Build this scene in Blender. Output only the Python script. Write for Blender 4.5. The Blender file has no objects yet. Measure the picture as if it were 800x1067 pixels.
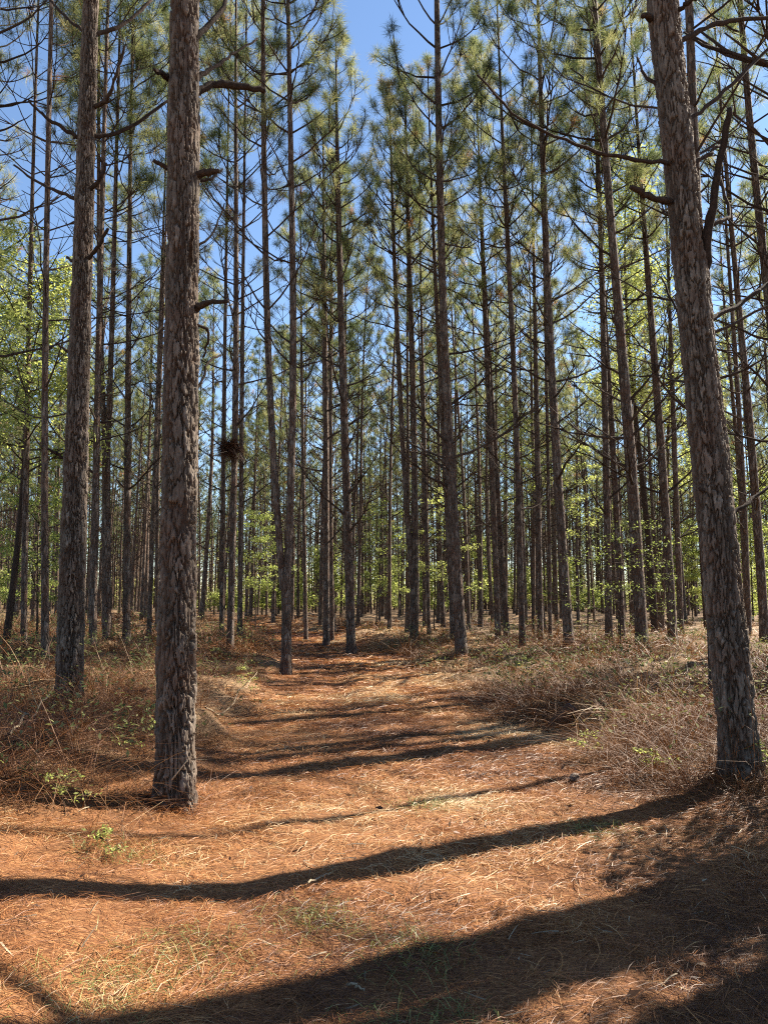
import bpy, math, random
import numpy as np
from mathutils import Vector

# ---------------------------------------------------------------- camera, world, sun
S = bpy.context.scene
COL = S.collection
R = math.radians
F = 790.0                      # focal length in pixels of the 800x1067 photograph
PITCH = R(6.6)
CAMZ = 1.6
cam_d = bpy.data.cameras.new('camera')
cam_d.sensor_fit = 'AUTO'; cam_d.sensor_width = 36
cam_d.lens = 36 * F / 1067
cam_d.clip_start = 0.05; cam_d.clip_end = 3000
cam = bpy.data.objects.new('camera', cam_d); COL.objects.link(cam)
cam.location = (0, 0, CAMZ); cam.rotation_euler = (R(90) + PITCH, 0, 0)
S.camera = cam

SUN_EL = R(40); SUN_AZ = R(59.5)          # azimuth from +Y towards +X
SUN = np.array([math.sin(SUN_AZ) * math.cos(SUN_EL), math.cos(SUN_AZ) * math.cos(SUN_EL), math.sin(SUN_EL)])
W = bpy.data.worlds.new('World'); S.world = W; W.use_nodes = True
nt = W.node_tree
bg = nt.nodes['Background']
sky = nt.nodes.new('ShaderNodeTexSky'); sky.sky_type = 'NISHITA'; sky.sun_disc = False
sky.sun_elevation = SUN_EL; sky.sun_rotation = SUN_AZ
sky.air_density = 1.0; sky.dust_density = 0.05; sky.ozone_density = 3.0
nt.links.new(sky.outputs[0], bg.inputs[0]); bg.inputs[1].default_value = 0.062
sd = bpy.data.lights.new('sun', 'SUN'); sd.energy = 5.0; sd.angle = R(0.5); sd.color = (1.0, 0.91, 0.77)
so = bpy.data.objects.new('sun', sd); COL.objects.link(so)
so.rotation_euler = Vector(SUN).to_track_quat('Z', 'Y').to_euler(); so.location = (20, 13, 30)
S.view_settings.view_transform = 'Standard'; S.view_settings.look = 'None'
S.view_settings.exposure = 1.95; S.view_settings.gamma = 1.0
S.render.engine = 'CYCLES'
S.cycles.use_denoising = False; S.cycles.pixel_filter_type = 'BLACKMAN_HARRIS'; S.cycles.filter_width = 1.15
S.cycles.max_bounces = 6; S.cycles.transmission_bounces = 4; S.cycles.diffuse_bounces = 4

rng = np.random.default_rng(11)

# ---------------------------------------------------------------- noise
def _h(ix, iy, seed):
    n = (ix.astype(np.int64) * 374761393 + iy.astype(np.int64) * 668265263 + seed * 974634777) & 0xFFFFFFFF
    n = ((n ^ (n >> 13)) * 1274126177) & 0xFFFFFFFF
    n = n ^ (n >> 16)
    return (n & 0xFFFFFF) / float(0xFFFFFF)
def vnoise(x, y, seed=0):
    x = np.asarray(x, float); y = np.asarray(y, float)
    ix = np.floor(x); iy = np.floor(y); fx = x - ix; fy = y - iy
    fx = fx * fx * (3 - 2 * fx); fy = fy * fy * (3 - 2 * fy)
    ix = ix.astype(np.int64); iy = iy.astype(np.int64)
    a = _h(ix, iy, seed); b = _h(ix + 1, iy, seed); c = _h(ix, iy + 1, seed); d = _h(ix + 1, iy + 1, seed)
    return (a * (1 - fx) + b * fx) * (1 - fy) + (c * (1 - fx) + d * fx) * fy
def fbm(x, y, seed=0, o=4):
    s = 0; amp = 0.5; t = 0
    for k in range(o):
        s = s + amp * vnoise(x * 2 ** k + 17.3 * k, y * 2 ** k - 9.1 * k, seed + k); t += amp; amp *= 0.5
    return s / t
def sstep(a, b, x):
    t = np.clip((np.asarray(x, float) - a) / (b - a), 0, 1); return t * t * (3 - 2 * t)

# ---------------------------------------------------------------- ground height
def path_x(y):
    y = np.asarray(y, float)
    q = np.clip(y - 7, 0, 30)
    return -0.0055 * q * q - 0.33 * np.clip(y - 37, 0, None)
def lateral(x, y):
    """how far outside the walked lane: 0 in the lane, 1 in the brush"""
    d = np.asarray(x, float) - path_x(y)
    y = np.asarray(y, float)
    wl = 0.15 + 0.9 * sstep(3.6, 5.8, y) + 0.75 * sstep(6, 11, y) - 0.5 * sstep(14, 26, y)
    wr = 1.7 + 0.5 * sstep(4, 8, y) - 0.9 * sstep(12, 24, y)
    return np.where(d < 0, sstep(0, 1, (-d - wl) / (2.9 - 0.9 * sstep(4.5, 7, y))), sstep(0, 1, (d - wr) / 2.0))
def brush_mask(x, y):
    d = np.asarray(x, float) - path_x(y)
    y = np.asarray(y, float)
    n = fbm(np.asarray(x) * 0.9, y * 0.9, 77, 3) - 0.5
    l = sstep(0, 1, (-d - 1.62 + 0.2 * sstep(9, 16, y) + n * 1.1) / 0.8) * sstep(4.7, 6.2, y + n * 1.5 + 0.2 * (-d - 2))
    r = sstep(0, 1, (d - 1.45 + n * 1.4 - 0.5 * sstep(5, 9, 14 - y) + 0.4 * sstep(10, 18, y)) / 1.2) * sstep(5.9, 7.4, y + n * 1.5)
    return np.where(d < 0, l, r) * sstep(0.7, 1.5, np.abs(d))
def H(x, y):
    x = np.asarray(x, float); y = np.asarray(y, float)
    L = lateral(x, y); d = x - path_x(y)
    z = L * np.where(d < 0, 0.36, 0.15)
    z = z + 0.07 * (fbm(x * 2.7 + 3, y * 2.7, 13, 2) - 0.5) * sstep(14, 9, np.hypot(x, y))
    z = z + 0.05 * (fbm(x * 0.8, y * 0.8, 3, 3) - 0.5) + 0.5 * (fbm(x * 0.06, y * 0.06, 9, 2) - 0.5) * sstep(15, 60, np.hypot(x, y))
    z = z + brush_mask(x, y) * (0.65 * np.clip(fbm(x * 0.95, y * 0.95, 21, 3) - 0.38, 0, 1))
    z = z - 0.04 * np.exp(-((np.abs(d) - 0.55) / 0.22) ** 2) * sstep(9, 13, y) * (1 - L)
    return z
Z00 = float(H(0., 0.))
cam.location.z = CAMZ + Z00; CZ = CAMZ + Z00

# ---------------------------------------------------------------- photograph geometry
cp, sp = math.cos(PITCH), math.sin(PITCH)
def ray(u, v):
    dx = (u - 400) / F; dy = (533.5 - v) / F
    return np.array([dx, cp - dy * sp, sp + dy * cp])
def at(u, v, Y):
    d = ray(u, v); t = Y / d[1]
    return np.array([d[0] * t, Y, CZ + d[2] * t])
def on_ground(u, v):
    d = ray(u, v); t = 5.0
    z = 0.
    for _ in range(30):
        tn = (CZ - z) / max(-d[2], 1e-4)
        t = 0.5 * t + 0.5 * min(tn, 120)
        z = float(H(d[0] * t, d[1] * t))
    return np.array([d[0] * t, d[1] * t, z])
def pxscale(p):     # metres per pixel at a point
    return (p[1] * cp + (p[2] - CZ) * sp) / F
def project(p):
    zc = p[1] * cp + (p[2] - CZ) * sp
    if zc < 0.1: return (-9999, -9999)
    return (400 + F * p[0] / zc, 533.5 - F * (-p[1] * sp + (p[2] - CZ) * cp) / zc)

# ---------------------------------------------------------------- mesh helpers
class MB:
    def __init__(s): s.v = []; s.q = []; s.t = []; s.tint = []; s.n = 0; s.mq = []; s.mt = []
    def add(s, v, quads=None, tris=None, tint=0.5, mi=0):
        v = np.asarray(v, float).reshape(-1, 3); s.v.append(v)
        s.tint.append(np.broadcast_to(np.asarray(tint, float), (len(v),)).copy())
        if quads is not None and len(quads): s.q.append(np.asarray(quads) + s.n); s.mq.append(np.full(len(quads), mi))
        if tris is not None and len(tris): s.t.append(np.asarray(tris) + s.n); s.mt.append(np.full(len(tris), mi))
        s.n += len(v)
    def build(s, name, mats, parent=None, smooth=False, kind=None):
        me = bpy.data.meshes.new(name)
        V = np.concatenate(s.v) if s.v else np.zeros((0, 3))
        Q = np.concatenate(s.q) if s.q else np.zeros((0, 4), int)
        T = np.concatenate(s.t) if s.t else np.zeros((0, 3), int)
        me.vertices.add(len(V)); me.vertices.foreach_set('co', V.astype(np.float32).ravel())
        me.loops.add(Q.size + T.size)
        me.loops.foreach_set('vertex_index', np.concatenate([Q.ravel(), T.ravel()]).astype(np.int32))
        npol = len(Q) + len(T); me.polygons.add(npol)
        starts = np.concatenate([np.arange(len(Q)) * 4, Q.size + np.arange(len(T)) * 3]).astype(np.int32)
        me.polygons.foreach_set('loop_start', starts)
        if smooth: me.polygons.foreach_set('use_smooth', np.ones(npol, bool))
        if not isinstance(mats, (list, tuple)): mats = [mats]
        for m in mats: me.materials.append(m)
        if len(mats) > 1:
            mi = np.concatenate(s.mq + s.mt) if (s.mq or s.mt) else np.zeros(0)
            me.polygons.foreach_set('material_index', mi.astype(np.int32))
        a = me.attributes.new('tint', 'FLOAT', 'POINT')
        if len(V): a.data.foreach_set('value', np.concatenate(s.tint).astype(np.float32))
        me.update(calc_edges=True)
        o = bpy.data.objects.new(name, me); COL.objects.link(o)
        if parent: o.parent = parent
        if kind: o['kind'] = kind
        return o
def join(dst, src, mi=None):
    off = dst.n
    dst.v += src.v; dst.tint += src.tint
    dst.q += [x + off for x in src.q]; dst.t += [x + off for x in src.t]
    dst.mq += src.mq if mi is None else [x * 0 + mi for x in src.mq]; dst.mt += src.mt if mi is None else [x * 0 + mi for x in src.mt]; dst.n += src.n
def tag(o, label, cat, group=None):
    o['label'] = label; o['category'] = cat
    if group: o['group'] = group
    return o
def empty(name, loc, label, cat, group=None):
    o = bpy.data.objects.new(name, None); COL.objects.link(o); o.location = tuple(loc)
    o.empty_display_size = 0.3
    return tag(o, label, cat, group)

def frames(P):
    P = np.asarray(P, float); T = np.gradient(P, axis=0)
    T /= np.linalg.norm(T, axis=1, keepdims=True) + 1e-9
    ref = np.array([0, 0, 1.]) if abs(T[0][2]) < 0.8 else np.array([1., 0, 0])
    A = np.cross(T, ref); A /= np.linalg.norm(A, axis=1, keepdims=True) + 1e-9
    B = np.cross(T, A)
    return T, A, B
def tube(mb, P, r, segs=6, tint=0.5, mi=0, cap=True):
    P = np.asarray(P, float); n = len(P); r = np.broadcast_to(np.asarray(r, float), (n,))
    T, A, B = frames(P)
    th = np.arange(segs) * 2 * np.pi / segs
    V = P[:, None] + r[:, None, None] * (np.cos(th)[None, :, None] * A[:, None] + np.sin(th)[None, :, None] * B[:, None])
    i = np.arange(n - 1)[:, None] * segs; j = np.arange(segs)[None]
    j2 = (j + 1) % segs
    q = np.stack([i + j, i + j2, i + segs + j2, i + segs + j], -1).reshape(-1, 4)
    V = V.reshape(-1, 3)
    tr = None
    if cap:
        V = np.vstack([V, P[-1] + T[-1] * r[-1] * 0.5])
        k = (n - 1) * segs
        tr = np.array([[k + a, k + (a + 1) % segs, n * segs] for a in range(segs)])
    mb.add(V, q, tr, tint, mi)

def strands(mb, P0, az, el, L, droop, w, k=3, tint=0.5, bend=0.0, roll=None, mi=0):
    """thin tapered blades, all at once"""
    n = len(P0); s = np.linspace(0, 1, k + 1)[None]
    hx, hy = np.cos(az)[:, None], np.sin(az)[:, None]
    ce, se = np.cos(el)[:, None], np.sin(el)[:, None]
    L = np.broadcast_to(L, (n,))[:, None]; droop = np.broadcast_to(droop, (n,))[:, None]
    bend = np.broadcast_to(bend, (n,))[:, None]; w = np.broadcast_to(w, (n,))[:, None]
    X = P0[:, 0:1] + L * (hx * s * ce - hy * bend * s * s)
    Y = P0[:, 1:2] + L * (hy * s * ce + hx * bend * s * s)
    Zc = P0[:, 2:3] + L * (s * se - droop * s * s)
    if roll is None: roll = rng.uniform(-0.8, 0.8, n)
    sx, sy, sz = -np.sin(az) * np.cos(roll), np.cos(az) * np.cos(roll), np.sin(roll)
    side = np.stack([sx, sy, sz], -1)[:, None]
    ww = (w * (1 - 0.75 * s ** 2))[..., None] * 0.5
    C = np.stack([X, Y, Zc], -1)
    V = np.stack([C - side * ww, C + side * ww], 2).reshape(n, -1, 3)
    m = 2 * (k + 1)
    b = np.arange(n)[:, None] * m; j = np.arange(k)[None] * 2
    q = np.stack([b + j, b + j + 1, b + j + 3, b + j + 2], -1).reshape(-1, 4)
    mb.add(V.reshape(-1, 3), q, None, np.repeat(np.broadcast_to(tint, (n,)), m), mi)

# ---------------------------------------------------------------- materials
def new_mat(name):
    m = bpy.data.materials.new(name); m.use_nodes = True
    n = m.node_tree.nodes; l = m.node_tree.links
    return m, n, l, n['Principled BSDF'], n['Material Output']
def ramp(n, stops, interp='LINEAR'):
    r = n.new('ShaderNodeValToRGB'); r.color_ramp.interpolation = interp
    e = r.color_ramp.elements
    e[0].position = stops[0][0]; e[0].color = (*stops[0][1], 1)
    e[1].position = stops[-1][0]; e[1].color = (*stops[-1][1], 1)
    for p, c in stops[1:-1]:
        x = e.new(p); x.color = (*c, 1)
    return r
def tint_mat(name, stops, rough=0.55, transl=0.0, tcol=1.3, spec=0.35, var=0.0):
    m, n, l, b, out = new_mat(name)
    a = n.new('ShaderNodeAttribute'); a.attribute_name = 'tint'
    r = ramp(n, stops)
    if var:
        oi = n.new('ShaderNodeObjectInfo'); ma = n.new('ShaderNodeMath'); ma.operation = 'MULTIPLY_ADD'
        l.new(oi.outputs['Random'], ma.inputs[0]); ma.inputs[1].default_value = var
        ad = n.new('ShaderNodeMath'); ad.operation = 'ADD'; ad.inputs[1].default_value = -var / 2
        l.new(a.outputs['Fac'], ad.inputs[0]); l.new(ad.outputs[0], ma.inputs[2])
        l.new(ma.outputs[0], r.inputs[0])
    else:
        l.new(a.outputs['Fac'], r.inputs[0])
    l.new(r.outputs[0], b.inputs['Base Color']); b.inputs['Roughness'].default_value = rough
    b.inputs['Specular IOR Level'].default_value = spec
    if transl > 0:
        t = n.new('ShaderNodeBsdfTranslucent'); mx = n.new('ShaderNodeMixShader'); mx.inputs[0].default_value = transl
        hs = n.new('ShaderNodeHueSaturation'); hs.inputs['Value'].default_value = tcol; hs.inputs['Saturation'].default_value = 1.1
        l.new(r.outputs[0], hs.inputs['Color']); l.new(hs.outputs[0], t.inputs[0])
        l.new(b.outputs[0], mx.inputs[1]); l.new(t.outputs[0], mx.inputs[2]); l.new(mx.outputs[0], out.inputs[0])
    return m

def bark_mat(name, plate=20.0, bump=0.6, hero=False):
    m, n, l, b, out = new_mat(name)
    tc = n.new('ShaderNodeTexCoord'); oi = n.new('ShaderNodeObjectInfo')
    off = n.new('ShaderNodeVectorMath'); off.operation = 'ADD'
    cmb = n.new('ShaderNodeCombineXYZ'); mul = n.new('ShaderNodeMath'); mul.operation = 'MULTIPLY'; mul.inputs[1].default_value = 37.0
    l.new(oi.outputs['Random'], mul.inputs[0]); l.new(mul.outputs[0], cmb.inputs[2])
    l.new(tc.outputs['Object'], off.inputs[0]); l.new(cmb.outputs[0], off.inputs[1])
    mp = n.new('ShaderNodeMapping'); mp.inputs['Scale'].default_value = (1, 1, 0.3)
    l.new(off.outputs[0], mp.inputs[0])
    wn = n.new('ShaderNodeTexNoise'); wn.inputs['Scale'].default_value = 9; wn.inputs['Detail'].default_value = 2
    l.new(mp.outputs[0], wn.inputs['Vector'])
    mixv = n.new('ShaderNodeMix'); mixv.data_type = 'VECTOR'; mixv.inputs['Factor'].default_value = 0.06
    l.new(mp.outputs[0], mixv.inputs[4]); l.new(wn.outputs['Color'], mixv.inputs[5])
    vo = n.new('ShaderNodeTexVoronoi'); vo.feature = 'DISTANCE_TO_EDGE'; vo.inputs['Scale'].default_value = plate
    vc = n.new('ShaderNodeTexVoronoi'); vc.inputs['Scale'].default_value = plate
    l.new(mixv.outputs[1], vo.inputs['Vector']); l.new(mixv.outputs[1], vc.inputs['Vector'])
    fine = n.new('ShaderNodeTexNoise'); fine.inputs['Scale'].default_value = 55; fine.inputs['Detail'].default_value = 6; fine.inputs['Roughness'].default_value = 0.7
    l.new(mp.outputs[0], fine.inputs['Vector'])
    big = n.new('ShaderNodeTexNoise'); big.inputs['Scale'].default_value = 3.2; big.inputs['Detail'].default_value = 4
    l.new(off.outputs[0], big.inputs['Vector'])
    sep = n.new('ShaderNodeSeparateColor'); l.new(vc.outputs['Color'], sep.inputs[0])
    s1 = n.new('ShaderNodeMath'); s1.operation = 'MULTIPLY_ADD'; s1.inputs[1].default_value = 0.45
    l.new(sep.outputs[0], s1.inputs[0])
    s2 = n.new('ShaderNodeMath'); s2.operation = 'MULTIPLY_ADD'; s2.inputs[1].default_value = 0.7; s2.inputs[2].default_value = -0.12
    l.new(fine.outputs['Fac'], s2.inputs[0]); l.new(s2.outputs[0], s1.inputs[2])
    r = ramp(n, [(0.12, (0.045, 0.028, 0.020)), (0.38, (0.09, 0.063, 0.047)), (0.58, (0.16, 0.122, 0.096)), (0.85, (0.31, 0.25, 0.205))])
    l.new(s1.outputs[0], r.inputs[0])
    mx = n.new('ShaderNodeMix'); mx.data_type = 'RGBA'; mx.blend_type = 'MIX'
    rr = ramp(n, [(0.45, (0, 0, 0)), (0.68, (0.75, 0.75, 0.75))]); l.new(big.outputs['Fac'], rr.inputs[0]); l.new(rr.outputs[0], mx.inputs['Factor'])
    l.new(r.outputs[0], mx.inputs[6]); mx.inputs[7].default_value = (0.115, 0.060, 0.038, 1)
    if hero:
        at_ = n.new('ShaderNodeAttribute'); at_.attribute_name = 'tint'
        ad = n.new('ShaderNodeMath'); ad.operation = 'MULTIPLY_ADD'; ad.inputs[1].default_value = 0.5
        l.new(fine.outputs['Fac'], ad.inputs[0]); l.new(at_.outputs['Fac'], ad.inputs[2])
        hr = ramp(n, [(0.26, (0.045, 0.028, 0.019)), (0.48, (0.074, 0.055, 0.041)), (0.66, (0.142, 0.114, 0.090)), (0.9, (0.30, 0.258, 0.215))])
        sc_ = n.new('ShaderNodeMath'); sc_.operation = 'MULTIPLY'; sc_.inputs[1].default_value = 0.72
        l.new(ad.outputs[0], sc_.inputs[0]); l.new(sc_.outputs[0], hr.inputs[0])
        l.new(hr.outputs[0], mx.inputs[6])
        rr.color_ramp.elements[1].color = (0.35, 0.35, 0.35, 1)
    l.new(mx.outputs[2], b.inputs['Base Color']); b.inputs['Roughness'].default_value = 0.85
    b.inputs['Specular IOR Level'].default_value = 0.2
    er = ramp(n, [(0.0, (0, 0, 0)), (0.16, (1, 1, 1))]); l.new(vo.outputs['Distance'], er.inputs[0])
    hh = n.new('ShaderNodeMath'); hh.operation = 'MULTIPLY_ADD'; hh.inputs[1].default_value = 0.45
    l.new(fine.outputs['Fac'], hh.inputs[0])
    if hero: hh.inputs[2].default_value = 0.0
    else: l.new(er.outputs[0], hh.inputs[2])
    bp = n.new('ShaderNodeBump'); bp.inputs['Strength'].default_value = bump; bp.inputs['Distance'].default_value = 0.02 if hero else 0.045
    l.new(hh.outputs[0], bp.inputs['Height']); l.new(bp.outputs[0], b.inputs['Normal'])
    return m

M_BARK = bark_mat('pine_bark', 20, 0.9)
M_BARKH = bark_mat('pine_bark_plates', 20, 0.55, hero=True)
M_LIMB = tint_mat('limb_bark', [(0, (0.030, 0.020, 0.015)), (0.5, (0.062, 0.043, 0.033)), (1, (0.13, 0.10, 0.08))], 0.9, 0, spec=0.1)
def add_bump(m, scale, dist, zs=0.4):
    n = m.node_tree.nodes; l = m.node_tree.links; b = n['Principled BSDF']
    tc = n.new('ShaderNodeTexCoord'); mp = n.new('ShaderNodeMapping'); mp.inputs['Scale'].default_value = (1, 1, zs)
    t = n.new('ShaderNodeTexNoise'); t.inputs['Scale'].default_value = scale; t.inputs['Detail'].default_value = 5; t.inputs['Roughness'].default_value = 0.7
    l.new(tc.outputs['Object'], mp.inputs[0]); l.new(mp.outputs[0], t.inputs['Vector'])
    bp = n.new('ShaderNodeBump'); bp.inputs['Strength'].default_value = 1.0; bp.inputs['Distance'].default_value = dist
    l.new(t.outputs['Fac'], bp.inputs['Height']); l.new(bp.outputs[0], b.inputs['Normal'])
    src = b.inputs['Base Color'].links[0].from_socket
    r = ramp(n, [(0.3, (0.45, 0.45, 0.45)), (0.7, (1.5, 1.5, 1.5))]); l.new(t.outputs['Fac'], r.inputs[0])
    mx = n.new('ShaderNodeMix'); mx.data_type = 'RGBA'; mx.blend_type = 'MULTIPLY'; mx.inputs['Factor'].default_value = 1
    l.new(src, mx.inputs[6]); l.new(r.outputs[0], mx.inputs[7]); l.new(mx.outputs[2], b.inputs['Base Color'])
add_bump(M_LIMB, 38, 0.03)
M_NEEDLE = tint_mat('pine_needles', [(0, (0.045, 0.062, 0.026)), (0.35, (0.115, 0.132, 0.054)), (0.7, (0.215, 0.215, 0.10)), (0.86, (0.27, 0.24, 0.12)), (1, (0.22, 0.115, 0.055))], 0.5, 0.58, 1.55, spec=0.12, var=0.3)
M_LEAF = tint_mat('spring_leaves', [(0, (0.10, 0.13, 0.04)), (0.5, (0.21, 0.245, 0.075)), (1, (0.40, 0.42, 0.15))], 0.5, 0.55, 1.4, spec=0.15)
M_FARLEAF = tint_mat('far_undergrowth', [(0, (0.12, 0.085, 0.05)), (0.3, (0.22, 0.17, 0.09)), (0.5, (0.17, 0.19, 0.07)), (1, (0.38, 0.38, 0.16))], 0.6, 0.5, 1.3, spec=0.1)
M_DLEAF = tint_mat('brush_leaves', [(0, (0.06, 0.08, 0.03)), (0.5, (0.12, 0.13, 0.05)), (1, (0.22, 0.21, 0.09))], 0.6, 0.3, 1.2, spec=0.08)
M_STRAW = tint_mat('pine_straw', [(0, (0.06, 0.021, 0.009)), (0.3, (0.20, 0.076, 0.026)), (0.6, (0.345, 0.142, 0.046)), (0.85, (0.47, 0.255, 0.098)), (1, (0.58, 0.42, 0.23))], 0.5, 0.15, 1.1)
M_BRUSH = tint_mat('dry_brush', [(0, (0.04, 0.018, 0.009)), (0.35, (0.115, 0.046, 0.017)), (0.7, (0.20, 0.086, 0.030)), (1, (0.33, 0.215, 0.11))], 0.6, 0.18, 1.1)
M_GRASS = tint_mat('green_grass', [(0, (0.10, 0.14, 0.04)), (1, (0.30, 0.31, 0.10))], 0.5, 0.3, 1.2)
M_CONE = tint_mat('cone_scales', [(0, (0.07, 0.05, 0.04)), (1, (0.26, 0.20, 0.16))], 0.8)
M_WOOD = tint_mat('weathered_wood', [(0, (0.12, 0.09, 0.06)), (1, (0.36, 0.29, 0.20))], 0.85, spec=0.1)

def ground_mat():
    m, n, l, b, out = new_mat('forest_floor')
    tc = n.new('ShaderNodeTexCoord')
    def streak(rot, sx, sy, sc):
        mp = n.new('ShaderNodeMapping'); mp.inputs['Rotation'].default_value = (0, 0, rot); mp.inputs['Scale'].default_value = (sx, sy, 1)
        l.new(tc.outputs['Object'], mp.inputs[0])
        t = n.new('ShaderNodeTexNoise'); t.inputs['Scale'].default_value = sc; t.inputs['Detail'].default_value = 3; t.inputs['Roughness'].default_value = 0.6
        t.inputs['Distortion'].default_value = 0.6
        l.new(mp.outputs[0], t.inputs['Vector']); return t
    a = streak(0.4, 1, 6, 22); c = streak(1.5, 1, 6, 20); d = streak(2.6, 1, 6, 24)
    m1 = n.new('ShaderNodeMath'); m1.operation = 'MAXIMUM'; l.new(a.outputs['Fac'], m1.inputs[0]); l.new(c.outputs['Fac'], m1.inputs[1])
    m2 = n.new('ShaderNodeMath'); m2.operation = 'MAXIMUM'; l.new(m1.outputs[0], m2.inputs[0]); l.new(d.outputs['Fac'], m2.inputs[1])
    r = ramp(n, [(0.42, (0.05, 0.02, 0.009)), (0.55, (0.17, 0.065, 0.023)), (0.66, (0.34, 0.155, 0.058)), (0.78, (0.46, 0.27, 0.12))])
    l.new(m2.outputs[0], r.inputs[0])
    r2 = ramp(n, [(0.42, (0.045, 0.027, 0.016)), (0.55, (0.15, 0.088, 0.046)), (0.66, (0.29, 0.19, 0.10)), (0.78, (0.46, 0.36, 0.23))])
    l.new(m2.outputs[0], r2.inputs[0])
    at_ = n.new('ShaderNodeAttribute'); at_.attribute_name = 'tint'
    mx = n.new('ShaderNodeMix'); mx.data_type = 'RGBA'
    l.new(at_.outputs['Fac'], mx.inputs['Factor']); l.new(r.outputs[0], mx.inputs[6]); l.new(r2.outputs[0], mx.inputs[7])
    l.new(mx.outputs[2], b.inputs['Base Color']); b.inputs['Roughness'].default_value = 0.8; b.inputs['Specular IOR Level'].default_value = 0.2
    bp = n.new('ShaderNodeBump'); bp.inputs['Strength'].default_value = 0.7; bp.inputs['Distance'].default_value = 0.03
    l.new(m2.outputs[0], bp.inputs['Height']); l.new(bp.outputs[0], b.inputs['Normal'])
    return m
M_GROUND = ground_mat()

# ---------------------------------------------------------------- ground sheet
def graded(a, b, step, far_a, far_b, g=1.22):
    mid = list(np.arange(a, b, step))
    up = []; s = step; x = mid[-1]
    while x < far_b: s *= g; x += s; up.append(x)
    dn = []; s = step; x = mid[0]
    while x > far_a: s *= g; x -= s; dn.append(x)
    return np.array(dn[::-1] + mid + up)
gx = graded(-7, 7.5, 0.075, -900, 900, 1.13); gy = graded(1.0, 16, 0.075, -60, 1500, 1.09)
GX, GY = np.meshgrid(gx, gy)
GZ = H(GX, GY)
nx, ny = len(gx), len(gy)
ii, jj = np.meshgrid(np.arange(nx - 1), np.arange(ny - 1)); b0 = (jj * nx + ii).ravel()
mb = MB()
mb.add(np.stack([GX, GY, GZ], -1).reshape(-1, 3), np.stack([b0, b0 + 1, b0 + nx + 1, b0 + nx], -1), None,
       np.clip(0.15 + 0.85 * np.maximum(brush_mask(GX, GY), sstep(1.8, 5, np.abs(GX - path_x(GY))) * 0.7), 0, 1).ravel())
mb.build('ground', M_GROUND, smooth=True, kind='structure')

# ---------------------------------------------------------------- pines
def smooth_poly(P, r, n):
    """resample a polyline to n points with a smooth cubic"""
    P = np.asarray(P, float); r = np.asarray(r, float)
    z = P[:, 2]; zz = np.linspace(z[0], z[-1], n)
    out = np.stack([np.interp(zz, z, P[:, 0]), np.interp(zz, z, P[:, 1]), zz], -1)
    rr = np.interp(zz, z, r)
    k = max(1, n // 10)
    for _ in range(3):
        pad = np.pad(out[:, :2], ((k, k), (0, 0)), mode='edge')
        # linear extension keeps the ends in place
        pad[:k] = 2 * out[0, :2] - out[k:0:-1, :2]; pad[-k:] = 2 * out[-1, :2] - out[-2:-k - 2:-1, :2]
        ker = np.ones(2 * k + 1) / (2 * k + 1)
        out[:, 0] = np.convolve(pad[:, 0], ker, 'valid'); out[:, 1] = np.convolve(pad[:, 1], ker, 'valid')
    return out, rr

def trunk_tube(mb, C, r, segs, rg, rough=0.04, tint=0.5):
    n = len(C); th = np.arange(segs) * 2 * np.pi / segs
    rad = r[:, None] * (1 + rough * (vnoise(np.arange(segs)[None] * 0.9 + np.zeros((n, 1)), C[:, 2:3] * 3.0 + 50 + np.zeros((1, segs)), int(rg.integers(999))) - 0.5) * 2)
    rad[:, -1] = rad[:, -1]
    V = C[:, None] + np.stack([rad * np.cos(th), rad * np.sin(th), np.zeros_like(rad)], -1)
    i = np.arange(n - 1)[:, None] * segs; j = np.arange(segs)[None]; j2 = (j + 1) % segs
    q = np.stack([i + j, i + j2, i + segs + j2, i + segs + j], -1).reshape(-1, 4)
    V = np.vstack([V.reshape(-1, 3), C[-1] + [0, 0, r[-1]]]); k = (n - 1) * segs
    mb.add(V, q, [[k + a, k + (a + 1) % segs, n * segs] for a in range(segs)], tint)

def branch_curve(p, az, el, L, up, rg, n=7, wob=0.06):
    s = np.linspace(0, 1, n)
    a = az + wob * 3 * rg.normal() * s
    e = el + up * s
    d = np.stack([np.cos(a) * np.cos(e), np.sin(a) * np.cos(e), np.sin(e)], -1)
    pts = np.vstack([[0, 0, 0], np.cumsum(d[:-1] * (L / (n - 1)), axis=0)])
    pts[1:-1] += rg.normal(0, wob * L * 0.12, (n - 2, 3))
    return np.asarray(p) + pts

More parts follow.
